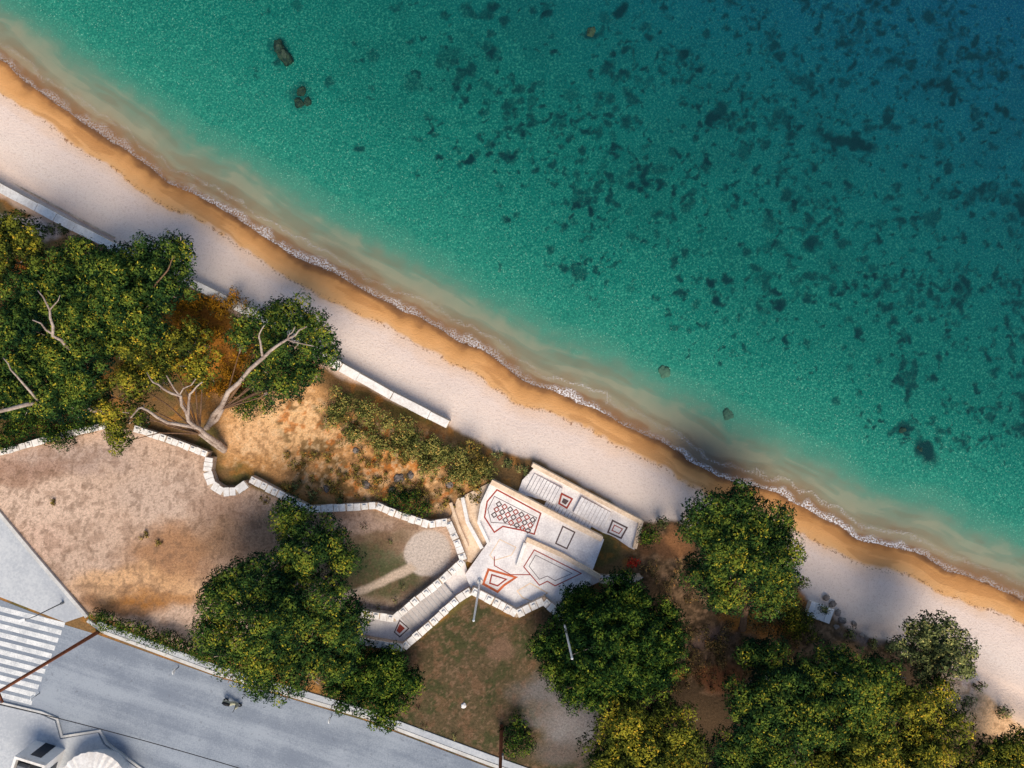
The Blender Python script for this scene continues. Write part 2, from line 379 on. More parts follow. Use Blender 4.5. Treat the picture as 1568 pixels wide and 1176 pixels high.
# ------------------------------------------------------------ WATER
xs2=axis(-49,49,0.25,3000); ys2=axis(-37,37,0.25,3000)
X2,Y2=np.meshgrid(xs2,ys2); D2=shoreD(X2,Y2)
Z2=np.where(D2>3,-0.5,0.012+.05*(fbm(X2*.9,Y2*.9,99,3)-.5)*sstep(0,2.5,-D2))
qx=CX+X2*S; foam=np.full(X2.shape,.18)+.3*fbm(X2*.15,Y2*.15,77,2)
for c,r_,s_ in [(450,70,.45),(340,40,.3),(885,45,.8),(1070,50,.5),(1300,110,.75),(1170,40,.3),(620,30,.25),(720,30,.25)]:
    foam=foam+s_*(1-sstep(.4,1.3,np.abs(qx-c)/r_))
nmf=fbm(X2*.9,Y2*.9,78,3)
def water(name,surf):
    t=NT(name); d=t.attr('shore')
    gl=t.n('ShaderNodeBsdfGlossy'); gl.inputs['Roughness'].default_value=.1
    tr=t.n('ShaderNodeBsdfTransparent')
    t.l(t.ramp(t.mul(d,-.1),[(0,(1,.995,.98)),(.5,(.95,1,.99)),(1,(.88,.99,.99))]),tr.inputs[0])
    fr=t.n('ShaderNodeFresnel'); fr.inputs[0].default_value=1.33
    mx=t.n('ShaderNodeMixShader'); t.l(fr.outputs[0],mx.inputs[0]); t.l(tr.outputs[0],mx.inputs[1]); t.l(gl.outputs[0],mx.inputs[2])
    if surf:
        fo=t.n('ShaderNodeBsdfDiffuse'); fo.inputs[0].default_value=lin4((232,226,226))
        nf=t.noise(7,3,.7); fa=t.attr('foam')
        de=t.math('ADD',d,t.mul(t.math('SUBTRACT',t.attr('nm'),.5),1.2))
        fm=t.mul(t.map(de,-.7,-.1),t.map(de,.3,.1),t.map(nf,.42,.58),t.math('MINIMUM',fa,1.0))
        f2=t.mul(t.map(de,-1.5,-1.3),t.map(de,-1.0,-1.2),t.map(nf,.46,.6),t.math('MINIMUM',fa,1.0),.4)
        fm=t.math('ADD',fm,f2,clamp=True)
        mx2=t.n('ShaderNodeMixShader'); t.l(fm,mx2.inputs[0]); t.l(mx.outputs[0],mx2.inputs[1]); t.l(fo.outputs[0],mx2.inputs[2]); mx=mx2
    t.l(mx.outputs[0],t.out.inputs[0]); return t.m
D2f=D2.ravel()
gridmesh('sea_water',xs2,ys2,Z2,{'shore':D2,'foam':foam,'nm':nmf},{},[water('sea_water',False),water('surf_water',True)],lambda q:(D2f[q].max(1)>-3).astype(int))
# ------------------------------------------------------------ MATERIALS
M_conc=mat('concrete_pavement',(192,194,196),.9,.15,5,.3,c2=(168,172,178))
M_kerb=mat('kerb_stone',(208,205,200),.85,.2,5)
M_paint=mat('road_paint',(228,227,224),.7,.2,9,c2=(188,190,192))
M_stone=mat('wall_stone',(206,186,164),.9,.4,6,c2=(150,128,110),bstr=.8)
M_cap=mat('white_wall_cap',(241,236,230),.8,.2,5,c2=(216,208,200),bstr=.4)
M_terr=mat('terrace_pebble_paving',(236,229,225),.85,.2,7,c2=(208,200,198),bstr=.5)
M_tan=mat('terrace_border',(236,210,182),.85,.25,6,c2=(208,178,148))
M_step=mat('step_stone',(192,184,180),.85,.2,6)
M_red=mat('mosaic_red',(160,64,50),.8,.3,9)
M_org=mat('mosaic_orange',(204,104,62),.8,.3,9)
M_drk=mat('mosaic_dark',(92,74,74),.8,.3,9)
M_bark=mat('bark',(128,98,74),.95,.4,6,c2=(84,62,48),bstr=.9)
M_barkp=mat('pale_bark',(184,166,152),.95,.4,6,c2=(130,110,98),bstr=.9)
M_wood=mat('brown_pole_wood',(138,80,52),.85,.3,5)
M_metal=mat('white_metal',(232,232,230),.4,.08,3,spec=.5)
M_grey=mat('grey_metal',(110,112,116),.5,.15,5,spec=.5)
M_dark=mat('dark_rubber',(30,30,34),.6,.2,5)
M_rock=mat('sea_rock',(66,80,62),.95,.5,3,c2=(20,48,46),bstr=1)
M_rockl=mat('pale_rock',(92,126,106),.95,.3,3,c2=(68,104,92),bstr=.6)
M_rockd=mat('land_rock',(150,138,130),.95,.4,3,c2=(98,88,82),bstr=1)
M_white=mat('white_plaster',(236,232,228),.8,.1,4)
M_glass=mat('dark_glass',(36,40,46),.15,.2,3,spec=.6)
# ------------------------------------------------------------ ROAD / PAVEMENT
def W(pts,h): return [P(x,y,h) for x,y in pts]
t=NT('asphalt_road'); n1=t.noise(9,4,.65); n2=t.noise(.22,4,.6)
sep=t.n('ShaderNodeSeparateXYZ'); t.l(t.pos(),sep.inputs[0])
al=t.math('ADD',t.mul(sep.outputs[0],.95),t.mul(sep.outputs[1],-.32)); ac=t.math('ADD',t.mul(sep.outputs[0],.32),t.mul(sep.outputs[1],.95))
cb=t.n('ShaderNodeCombineXYZ'); t.l(t.mul(al,.06),cb.inputs[0]); t.l(t.mul(ac,.8),cb.inputs[1])
n3=t.noise(1,3,.6,vec=cb.outputs[0])
f=t.math('ADD',t.math('ADD',t.mul(n1,.3),t.mul(n2,.35)),t.mul(n3,.35))
c=t.mix(t.map(f,.40,.60),lin4((120,128,140)),lin4((154,161,170)))
n5=t.noise(2.2,2,.5); c=t.mix(t.mul(t.map(n5,.66,.7),.35),c,lin4((98,102,110)))
t.bsdf(c,.9,n1,.2,.02,.15); M_road=t.m
mb=MB(); ROAD=[(-900,560),(-300,812),(0,918),(100,957),(150,972),(330,1036),(560,1104),(745,1174),(1000,1262),(1900,1600),(1900,3000),(-900,3000)]
mb.prism(W(ROAD,GZ+.01),GZ-.3,GZ+.012,M_road); mb.obj('road')
mb=MB(); mb.prism(W([(-600,180),(-250,520),(0,790),(132,942),(100,953),(0,914),(-300,808),(-900,556)],GZ+.1),GZ-.3,GZ+.10,M_conc)
mb.obj('pavement')
mb=MB(); wallbody(mb,W([(-250,512),(0,786),(60,858),(134,944)],GZ+.1),.3,GZ-.2,GZ+.22,M_kerb); mb.obj('kerb')
mb=MB()
kp=W([(134,950),(160,968),(330,1031),(560,1098),(748,1169),(1000,1256),(1500,1440)],GZ+.1)
wallbody(mb,kp,.28,GZ-.2,GZ+.14,M_kerb)
mb.obj('kerb')
mb=MB(); kp2=W([(150,955),(330,1022),(560,1090),(750,1160),(1000,1248)],GZ)
L_,R_=ribbon(kp2,.55)
mb.prism(list(L_)+list(R_)[::-1],GZ-.2,GZ+.10,M_conc)
mb.obj('pavement')
mb=MB(); mb.prism(W([(-500,960),(0,1080),(62,1094),(84,1104),(92,1132),(150,1122),(158,1140),(215,1180),(300,1260),(-300,1500)],GZ+.12),GZ-.2,GZ+.13,M_conc)
wallbody(mb,W([(-500,956),(0,1076),(64,1091),(88,1101),(95,1128),(153,1119),(163,1138),(218,1178),(300,1256)],GZ+.12),.18,GZ-.2,GZ+.15,M_kerb)
mb.obj('pavement')
mb=MB()
for i in range(11):
    f=i/10; xr=99-50*f; yr=957+119*f
    a=P(xr,yr,GZ+.02); c=P(-150,yr-(xr+150)*.25,GZ+.02)
    strip(mb,[a,c],.42,GZ+.016,M_paint)
mb.obj('zebra_crossing')
# ------------------------------------------------------------ WALLS
def wall(name,pts,w=.42,z0=1.0,z1=GZ+.8,cap=M_cap,body=M_stone,slab=.5,gap=.05,step=True,ov=.1):
    pts=[P(x,y,z1) for x,y in pts]
    mb=MB(); wallbody(mb,pts,w,z0,z1,body)
    for a,b in zip(pts[:-1],pts[1:]):
        v=(b-a); L=v.length
        if L<.3: continue
        u=v.normalized(); n=max(1,int(round((L-.1)/(slab+gap)))); pit=(L-.06)/n; ang=math.atan2(u.y,u.x)
        for i in range(n):
            c=a+u*(.03+pit*(i+.5)); hh=.08+random.uniform(-.01,.02)
            mb.box((c.x+random.uniform(-.02,.02),c.y+random.uniform(-.02,.02),z1+hh/2+.001),(pit-gap*random.uniform(.5,1.6),w+ov+random.uniform(-.05,.05),hh),cap,ang+random.uniform(-.04,.04)*min(1,.6/slab))
            if step and i%2==0:
                mb.box((c.x,c.y,z1+hh+.07),(pit*.45,w*.55,.12),cap,ang+random.uniform(-.1,.1))
    return mb.obj(name)
wall('garden_wall',[(-260,775),(-120,728),(0,693),(90,668),(162,652)])
wall('garden_wall',[(205,656),(255,672),(318,696)])
arc=[(321,700),(318,722),(325,742),(342,753),(362,752),(378,740)]
wall('round_alcove_wall',arc,w=.6,slab=.4,gap=.04,step=False)
wall('garden_wall',[(383,733),(425,755),(472,780),(530,777),(576,774),(615,790),(657,803),(686,799),(698,826),(710,858),(675,890),(640,917),(604,947),(548,938)],w=.5)
wall('walkway_wall',[(722,904),(700,918),(660,955),(617,992),(545,980)],w=.5)
wall('terrace_wall',[(722,904),(755,920),(791,940),(812,930),(833,920),(868,952)],w=.55,z0=.8,z1=2.95)
wall('beach_wall',[(-300,118),(-120,222),(0,288),(85,333),(172,377),(300,437),(392,484),(455,520),(522,562),(600,606),(686,650)],w=.66,z0=.2,z1=2.1,slab=1.6,gap=.015,step=False,ov=.04)
mb=MB(); wallbody(mb,W([(-300,98),(0,270),(90,318),(176,364)],1.0),.12,.2,1.15,M_stone); mb.obj('beach_kerb')
# ------------------------------------------------------------ TERRACE
TZ=2.3
terr=empty('mosaic_terrace')
mb=MB()
mb.prism(W([(754,734),(925,826),(905,880),(985,884),(972,893),(920,890),(872,912),(862,948),(833,918),(791,938),(722,903),(712,880),(746,832),(734,800),(740,765)],TZ),.2,TZ,M_terr,M_stone)
mb.obj('upper_paving',terr)
LZ=1.75
mb=MB(); mb.prism(W([(818,716),(980,800),(968,858),(985,872),(975,884),(905,880),(922,832),(790,762),(800,735)],LZ),.1,LZ,M_terr,M_stone); mb.obj('lower_paving',terr)
mb=MB(); wallbody(mb,W([(752,738),(840,784),(922,826)],TZ+.45),.42,1.0,TZ+.45,M_tan)
wallbody(mb,W([(815,712),(900,757),(982,800),(972,840)],LZ+.35),.35,.2,LZ+.35,M_tan)
wallbody(mb,W([(803,768),(862,797),(905,822)],LZ+.25),.14,1.5,LZ+.25,M_cap)
wallbody(mb,W([(806,826),(860,850),(918,884)],TZ+.4),.36,2.2,TZ+.4,M_tan)
wallbody(mb,W([(804,832),(792,868)],TZ+.4),.26,2.2,TZ+.35,M_cap)
wallbody(mb,W([(752,742),(738,772),(733,800),(748,832)],TZ+.3),.25,1.0,TZ+.3,M_cap)
wallbody(mb,W([(982,884),(945,893),(918,890)],TZ+.3),.3,1.0,TZ+.3,M_tan)
wallbody(mb,W([(905,890),(868,912),(862,938)],TZ+.3),.25,1.0,TZ+.3,M_cap)
wallbody(mb,W([(708,762),(716,800),(738,840)],2.4),.3,1.0,2.4,M_cap)
wallbody(mb,W([(690,770),(702,806),(716,838)],2.3),.25,1.0,2.3,M_tan)
mb.obj('borders',terr)
mb=MB()
def stairs(mb,a,b,wid,z0,z1,n,m1,m2):
    a=P(*a,z0);b=P(*b,z1); v=Vector((b.x-a.x,b.y-a.y,0)); L=v.length;u=v/L;ang=math.atan2(u.y,u.x)
    for i in range(n):
        z=z0+(z1-z0)*(i+.5)/n; c=a+u*(L*(i+.5)/n)
        mb.box((c.x,c.y,z-.4),(L/n*.86,wid,.8),m1,ang)
        mb.box((c.x,c.y,z-.42),(L/n*1.02,wid*.98,.78),m2,ang)
stairs(mb,(812,737),(856,761),1.5,LZ+.1,LZ+.35,9,M_terr,M_step)
stairs(mb,(884,773),(930,797),1.5,LZ+.35,LZ+.1,9,M_terr,M_step)
stairs(mb,(835,770),(905,808),.7,LZ+.06,LZ+.06,14,M_terr,M_step)
mb.obj('steps',terr)
mb=MB()
def outl(pts,z,mt,w=.13): strip(mb,[P(x,y,z) for x,y in pts],w,z,mt,True)
def fillp(pts,z,mt):
    mb.prism([P(x,y,z) for x,y in pts],z-.003,z,mt)
z=TZ+.006
hexo=[(761,750),(828,786),(818,818),(800,812),(770,806),(757,815),(742,792),(746,768)]
outl(hexo,z,M_red,.12)
for r in range(3):
    for c in range(7):
        x=764+c*8.6-r*3.6; y=772+c*4.0+r*8.2
        q=[(x-4,y-.6),(x+.6,y-4),(x+4,y+.6),(x-.6,y+4)]
        outl(q,z+.002,M_red if (r+c)%2 else M_drk,.09)
outl([(757,760),(822,793),(812,812),(772,801),(752,800),(747,780)],z+.001,M_drk,.05)
outl([(862,806),(880,815),(868,840),(851,832)],z,M_drk,.12)
outl([(865,812),(873,816),(865,832),(857,829)],z+.002,M_cap,.06)
outl([(818,842),(890,878),(850,897),(838,890),(826,896),(802,868)],z,M_red,.09)
outl([(820,850),(876,878),(850,889),(838,882),(826,887),(810,867)],z+.002,M_drk,.05)
outl([(748,872),(790,884),(772,896),(762,906),(740,894)],z,M_org,.2)
outl([(753,880),(775,887),(762,897),(750,893)],z+.002,M_red,.12)
outl([(792,905),(812,893),(838,908),(818,922),(800,915)],z,M_tan,.1)
outl([(765,826),(790,838),(783,850),(757,858),(750,850)],z,M_tan,.07)
strip(mb,[P(x,y,z) for x,y in [(757,852),(757,866),(782,880),(812,880)]],.08,z,M_red)
z=LZ+.006
outl([(860,756),(876,764),(868,778),(856,771)],LZ+.03,M_red,.14); fillp([(863,763),(871,767),(866,773),(860,769)],LZ+.03,M_drk)
outl([(938,797),(960,808),(951,824),(931,815)],z,M_drk,.14); outl([(941,804),(953,810),(948,817),(937,812)],z+.002,M_red,.08)
outl([(920,846),(948,856),(934,868),(916,862)],z,M_red,.16); fillp([(925,852),(937,857),(930,863),(921,859)],z,M_drk)
mb.obj('mosaic_inlays',terr)
wk=empty('garden_walkway')
mb=MB(); mb.prism(W([(711,858),(724,902),(617,990),(545,978),(550,940),(604,948),(640,918)],1.86),1.0,1.86,M_terr,M_stone); mb.obj('paving',wk)
mb=MB(); stairs(mb,(688,903),(622,957),1.9,2.15,1.92,12,M_step,M_conc); mb.obj('steps',wk)
mb=MB(); z=1.87; outl([(612,950),(626,962),(612,975),(604,968)],z+.004,M_drk,.1); fillp([(612,955),(620,962),(612,970),(607,966)],z,M_red); mb.obj('mosaic_inlay',wk)
mb=MB(); mb.prism(W([(700,764),(752,738),(738,772),(733,800),(746,832),(722,862),(712,858),(700,826),(688,800)],1.95),1.2,1.95,M_tan); mb.obj('garden_path')
# ------------------------------------------------------------ ROCKS
def rock(name,x,y,z,rx,ry,rz,rot,mt,seed):
    bm=bmesh.new(); bmesh.ops.create_icosphere(bm,subdivisions=4,radius=1)
    for v in bm.verts:
        n=mnoise.noise(v.co*1.3+Vector((seed,0,0)))*.35+mnoise.noise(v.co*3.5+Vector((0,seed,0)))*.2+mnoise.noise(v.co*8)*.07
        v.co*=1+n
        v.co.x*=rx;v.co.y*=ry;v.co.z*=rz
    for f in bm.faces: f.smooth=True
    me=bpy.data.meshes.new(name); bm.to_mesh(me); bm.free(); me.materials.append(mt)
    o=bpy.data.objects.new(name,me); COL.objects.link(o); o.location=P(x,y,z); o.rotation_euler=(0,0,rot); return o
for i,a in enumerate([(428,73,-.38,.42,.6,.42,.2),(437,87,-.38,.5,.75,.45,.5),(462,140,-.7,.45,.35,.3,1),(458,158,-.7,.5,.4,.35,2),(471,156,-.75,.35,.45,.3,3),(905,50,-1.7,.5,.35,.3,1),(1095,175,-2.2,.5,.45,.3,0),(1285,210,-2.5,1.5,.35,.3,-.2),(1325,226,-2.5,1.3,.4,.3,-.2),(1407,688,-.9,1.0,.5,.35,-.9),(1424,703,-.9,.5,.4,.3,0),(1380,658,-.85,.45,.35,.3,0)]):
    rock('sea_boulder',a[0],a[1],a[2],a[3],a[4],a[5],a[6],M_rock,i*3.1)
rock('sea_boulder',1018,570,-.45,.55,.55,.3,0,M_rockl,3); rock('sea_boulder',1113,635,-.45,.55,.55,.3,0,M_rockl,9)
for i,a in enumerate([(612,733,.45),(628,728,.35),(560,742,.4),(545,690,.3),(600,750,.3),(500,748,.3),(1290,950,.35),(1275,925,.3),(1300,968,.3),(1320,975,.35),(1345,982,.25),(710,1080,.25),(688,742,.35),(1265,915,.3),(1283,938,.3),(1308,955,.25),(1280,960,.28)]):
    rock('rock',a[0],a[1],GZ if i<6 or i in(11,12) else 1.1,a[2],a[2]*.8,a[2]*.6,i,M_white if i==11 else M_rockd,i*5.7)
# ------------------------------------------------------------ FOLIAGE
t=NT('foliage')
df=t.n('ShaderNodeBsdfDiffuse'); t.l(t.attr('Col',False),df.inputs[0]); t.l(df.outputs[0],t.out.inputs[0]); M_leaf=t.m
def leafmesh(name,puffs,pal,parent,size=.15,dens=230,seed=0):
    r=np.random.default_rng(seed); CO=[];CC=[]
    dk,md,lt,ye=[np.array(lin(c)) for c in pal]
    for (c,R,zf,tone) in puffs:
        n=max(12,int(dens*R*R))
        d=r.normal(size=(n,3)); d/=np.linalg.norm(d,axis=1)[:,None]
        d[:,2]=np.where(d[:,2]<-.1,-d[:,2],d[:,2])
        lump=(1+.28*np.sin(d[:,0]*7+tone*30)*np.cos(d[:,1]*7+tone*11))
        rad=R*(.62+.46*r.random(n)**.6)*lump
        p=np.array(c)+d*rad[:,None]*np.array([1,1,zf])
        nr=d*1.3+r.normal(size=(n,3))*.5+np.array([0,0,.3]); nr/=np.linalg.norm(nr,axis=1)[:,None]
        a=np.cross(nr,r.normal(size=(n,3))); a/=np.linalg.norm(a,axis=1)[:,None]; b=np.cross(nr,a)
        s=(size*(.6+.8*r.random(n)))[:,None]
        a=a*s*.8; b=b*s*.36
        CO.append(np.stack([p-a,p-b,p+a,p+b],1).reshape(-1,3))
        t_=np.clip(-.06+.87*np.clip(d[:,2],0,1)**1.8*lump+.22*(r.random(n)-.5)+ (tone-.5)*.85,0,1)[:,None]  # lighter toward puff tops: new growth plus painted highlight and shade
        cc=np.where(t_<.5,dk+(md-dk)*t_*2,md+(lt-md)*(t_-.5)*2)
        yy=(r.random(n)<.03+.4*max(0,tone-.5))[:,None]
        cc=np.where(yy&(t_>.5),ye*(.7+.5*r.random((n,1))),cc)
        CC.append(np.repeat(cc,4,0))
    co=np.concatenate(CO).astype(np.float32); cc=np.concatenate(CC)
    nq=len(co)//4; me=bpy.data.meshes.new(name); me.vertices.add(len(co)); me.vertices.foreach_set('co',co.ravel())
    me.loops.add(len(co)); me.loops.foreach_set('vertex_index',np.arange(len(co),dtype=np.int32))
    me.polygons.add(nq); me.polygons.foreach_set('loop_start',np.arange(0,nq*4,4,dtype=np.int32)); me.polygons.foreach_set('loop_total',np.full(nq,4,dtype=np.int32))
    me.update(calc_edges=True)
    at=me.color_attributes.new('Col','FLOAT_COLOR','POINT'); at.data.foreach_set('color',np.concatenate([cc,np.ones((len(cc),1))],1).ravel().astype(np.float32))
    me.materials.append(M_leaf); o=bpy.data.objects.new(name,me); COL.objects.link(o)
    if parent: o.parent=parent
    return nq
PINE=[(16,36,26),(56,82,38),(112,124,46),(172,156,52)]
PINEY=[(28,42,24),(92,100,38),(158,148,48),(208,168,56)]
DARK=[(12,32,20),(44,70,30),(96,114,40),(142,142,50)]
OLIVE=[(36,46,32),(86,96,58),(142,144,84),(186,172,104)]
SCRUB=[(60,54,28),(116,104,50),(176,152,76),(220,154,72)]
total=0
def lobe_puffs(x,y,rp,hc,r,dens=1.0,pr=(.5,.95),flat=.6,zf=.75,sg=.24):
    c=P(x,y,hc); R=rp/S*(H-hc)/H; out=[]
    av=(pr[0]+pr[1])/2*.86; lt=r.uniform(-.12,.12)
    n=max(3,int((R/av)**2*1.85*dens))
    for i in range(n):
        rr=math.sqrt((i+.5)/n); a=i*2.39996+r.uniform(-.5,.5)
        q=pr[0]+(pr[1]-pr[0])*r.random(); q=min(q,R*.8)
        rad=max(0,R-q*.5)*rr*r.uniform(.8,1.16)
        zz=math.sqrt(max(0,1-(rr*.93)**2))*R*flat+r.uniform(-.7,.5)*min(1,R/2)
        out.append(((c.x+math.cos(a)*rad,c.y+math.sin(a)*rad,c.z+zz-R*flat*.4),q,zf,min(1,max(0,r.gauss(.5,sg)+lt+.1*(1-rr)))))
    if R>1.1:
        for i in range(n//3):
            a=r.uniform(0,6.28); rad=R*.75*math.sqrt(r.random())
            out.append(((c.x+math.cos(a)*rad,c.y+math.sin(a)*rad,c.z-R*flat*.5),min(.9,R*.4),zf,.08))  # dark underside fill, shade of the crown gaps put into leaf colour
    return out
def tree(name,base,lobes,pal=PINE,h=7.5,dens=1.0,leaf=400,bark=M_bark,trunk=.32,extra=(),seed=1,pr=(.45,.95),flat=.6,size=.125,gz=GZ):
    global total
    r=random.Random(seed*13+5); e=empty(name); puffs=[]; mb=MB()
    b=P(base[0],base[1],gz-.2)
    cen=Vector((0,0,0))
    for l in lobes: cen+=P(l[0],l[1],0)*(1/len(lobes))
    fx=Vector((b.x*.72+cen.x*.28*.88,b.y*.72+cen.y*.28*.88,gz+(h-gz)*.45))
    mid=(b+fx)/2+Vector((r.uniform(-.2,.2),r.uniform(-.2,.2),0))
    mb.tube([b,b+Vector((0,0,.35)),mid,fx],[trunk*1.35,trunk,trunk*.85,trunk*.7],bark,10)
    lim=M_bark if bark is M_barkp else bark
    for l in lobes:
        hc=h+ (l[3] if len(l)>3 else 0)+r.uniform(-.8,.8)
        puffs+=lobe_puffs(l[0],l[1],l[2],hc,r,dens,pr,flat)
        c=P(l[0],l[1],hc-.5); m=(fx+c)/2+Vector((r.uniform(-.5,.5),r.uniform(-.5,.5),-.4+r.uniform(-.2,.3)))
        mb.tube([fx,m,c],[trunk*.42,trunk*.26,trunk*.1],lim,7)
        R=l[2]/S
        for k in range(6):
            a=r.uniform(0,6.28); q=c+Vector((math.cos(a)*R*.8,math.sin(a)*R*.8,r.uniform(.0,.8)))
            mb.tube([m*.3+c*.7,(c+q)/2+Vector((0,0,-.1)),q],[trunk*.16,trunk*.12,.03],M_barkp if k%2 else bark,5)
    for ex in extra:
        pts=[P(a,b_,c_) for a,b_,c_,w in ex]
        pp=[];ww=[]
        for i in range(len(pts)-1):
            for k in range(3):
                f=k/3; pp.append(pts[i].lerp(pts[i+1],f)+(Vector((r.uniform(-.12,.12),r.uniform(-.12,.12),0)) if (i or k) else Vector())); ww.append((ex[i][3]*(1-f)+ex[i+1][3]*f)*.85)
        pp.append(pts[-1]); ww.append(ex[-1][3]*.85)
        mb.tube(pp,ww,bark,8)
    mb.obj('trunk_and_limbs',e,True)
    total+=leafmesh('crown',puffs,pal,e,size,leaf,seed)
tree('pine_tree',(165,636),[(22,545,52),(62,592,55),(118,600,44),(35,500,50),(130,562,42),(90,545,45),(5,600,38)],PINE,7.5,.85,seed=1,bark=M_barkp,trunk=.25,extra=[[(165,632,2.4,.3),(110,622,5,.25),(60,615,8.4,.2),(-10,632,10.2,.14)],[(112,538,8.4,.16),(82,512,9.9,.13),(76,475,10.3,.09),(58,445,10.5,.04)],[(82,512,9.9,.1),(50,490,10.4,.05)],[(76,475,10.3,.06),(92,452,10.5,.03)],[(60,615,8.6,.12),(25,575,10.2,.07),(5,548,10.4,.04)]])
tree('pine_tree',(170,545),[(92,440,62),(172,432,54),(50,455,48),(140,485,52),(200,470,44),(250,398,44),(270,428,32),(208,405,40),(125,398,38),(275,385,24),(245,445,38),(225,500,34),(180,520,36)],PINE,7.6,.9,seed=2,bark=M_bark,extra=[[(235,440,8.8,.08),(255,415,9.6,.06),(268,392,9.8,.03)]])
tree('pine_tree',(70,420),[(18,370,45),(-10,405,40),(48,382,26),(12,345,22)],PINEY,7,.9,seed=3)
tree('pine_tree',(345,690),[(250,540,50),(205,585,36),(312,560,36),(180,640,34),(185,678,22),(215,520,40),(290,520,34),(215,635,22),(150,600,34),(240,575,26)],PINEY,7,.66,seed=4,bark=M_barkp,trunk=.2,extra=[[(345,688,2,.3),(315,665,4.2,.23),(288,645,6,.17),(275,605,8.8,.13),(240,590,9.9,.08),(225,570,10.1,.04)],[(300,655,5,.18),(255,645,7.2,.15),(215,622,9,.1),(200,640,9.2,.05)],[(288,645,6,.13),(290,605,8.6,.1),(310,585,9.4,.05)],[(275,605,8.8,.08),(255,575,10,.05)],[(275,605,8.8,.06),(300,580,9.6,.04)]])
tree('pine_tree',(318,655),[(398,500,38),(440,490,42),(480,508,38),(420,540,32),(472,552,38),(398,575,28),(505,545,22),(372,520,24),(432,588,32),(455,575,30)],PINE,7,.75,seed=5,bark=M_barkp,trunk=.2,extra=[[(318,655,2,.28),(350,600,5.8,.22),(402,545,9,.16),(440,520,9.9,.1),(470,500,10.1,.05)],[(402,545,9,.12),(395,515,9.9,.07),(405,498,10.1,.04)],[(440,520,9.9,.07),(480,530,10,.04)],[(440,520,9.9,.06),(452,500,10.1,.04)]])
tree('pine_tree',(440,965),[(448,798,36,-1),(500,818,30,-1),(525,850,30,-1),(470,845,44,-.5),(400,890,48),(348,922,50),(420,955,62,.8),(485,930,62,.5),(532,945,38),(378,1000,50),(450,1020,52),(505,1000,44),(330,965,36),(402,1045,28,-.5),(360,885,28),(440,880,40)],PINE,7.2,1,seed=6,pr=(.55,1.15))
tree('broadleaf_tree',(575,1070),[(560,1035,52),(602,1058,42),(528,1055,36),(600,1018,30),(588,1095,24),(625,1040,22)],DARK,4.0,1.0,seed=7)
tree('broadleaf_tree',(935,985),[(940,980,76,.9),(884,962,46,-2.2),(862,1012,44,-2.4),(915,1040,52),(985,1020,54),(1002,962,50),(952,922,46),(888,922,32,-2.4),(885,1062,28,-.8),(1020,1000,35),(842,988,30,-2.4)],DARK,6.5,1.1,leaf=430,seed=8,pr=(.4,.75),size=.115)
tree('pine_tree',(1135,960),[(1140,790,44),(1090,792,40),(1175,815,40),(1105,840,48,.5),(1160,860,48,.5),(1080,880,36),(1188,890,36),(1112,910,34),(1170,922,30),(1130,765,28),(1060,808,24),(1198,782,18),(1205,845,24),(1140,830,40,.5)],PINE,7,1,seed=9,pr=(.5,1.0))
tree('pine_tree',(1010,1150),[(958,1108,46),(1030,1118,46),(928,1150,34),(1060,1140,28),(990,1155,54,.5),(960,1190,50),(1040,1190,50)],PINEY,7,1,seed=10,pr=(.55,1.15))
tree('pine_tree',(1170,1110),[(1158,1100,48),(1130,1150,44),(1200,1060,44),(1228,1108,48,.5),(1180,1160,46),(1135,1062,30),(1180,1010,34,-1),(1150,1000,24,-1),(1170,1050,30)],PINE,7,1,seed=11,pr=(.5,1.1))
tree('pine_tree',(1290,1060),[(1268,1020,40),(1310,1050,48,.5),(1250,1058,42),(1350,1030,34),(1330,1090,44),(1288,1108,44),(1360,1060,32),(1225,1030,28)],PINE,7,1,seed=12,pr=(.5,1.1))
tree('pine_tree',(1340,1140),[(1258,1158,46),(1330,1150,48,.5),(1400,1122,42),(1400,1072,32),(1392,1160,40),(1450,1110,34),(1430,1150,34),(1440,1060,26),(1300,1190,50)],PINEY,6.5,1,seed=13,pr=(.5,1.1))
tree('pine_tree',(1420,1060),[(1438,972,36),(1408,968,24),(1472,992,26),(1460,1018,26),(1402,1000,24),(1378,988,16),(1480,1020,18),(1430,1000,28),(1420,1030,24)],OLIVE,6.5,.8,seed=14,bark=M_barkp,trunk=.2,pr=(.35,.65))
tree('pine_tree',(1520,1170),[(1530,1148,32),(1560,1140,24),(1490,1165,34),(1540,1185,40)],PINEY,5,.9,seed=15)
tree('pine_tree',(1100,1350),[(1060,1300,70),(1150,1330,80),(1220,1280,70),(960,1320,70)],PINE,7,.7,seed=16,leaf=120,size=.2)
tree('pine_tree',(-120,560),[(-80,480,70),(-120,580,80),(-60,620,60),(-90,400,60)],PINE,7,.7,seed=17,leaf=120,size=.2)
def shrub(name,lobes,pal,h,seed,dens=.75,leaf=300,pr=(.3,.6),size=.1,flat=.5):
    global total
    r=random.Random(seed); pf=[]
    e=empty(name); mb=MB()
    for l in lobes:
        hh=l[3] if len(l)>3 else h
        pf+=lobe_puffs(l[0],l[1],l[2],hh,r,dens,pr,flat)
        c=P(l[0],l[1],hh); R=l[2]/S
        for k in range(4):
            a=r.uniform(0,6.28); q=Vector((c.x+math.cos(a)*R*.6,c.y+math.sin(a)*R*.6,hh+.1)); mb.tube([(c.x,c.y,max(.4,hh-1.2)),(c.x+math.cos(a)*R*.2,c.y+math.sin(a)*R*.2,hh-.4),q],[.06,.04,.015],M_bark,5)
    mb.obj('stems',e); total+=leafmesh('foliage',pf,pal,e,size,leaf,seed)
shrub('hedge',[(150+i*14,946+i*4.6+random.uniform(-3,3),17+random.uniform(-4,4)) for i in range(14)],DARK,2.5,30,dens=1)
shrub('shrub',[(995,818,17),(988,828,12)],DARK,2.6,31,dens=1)
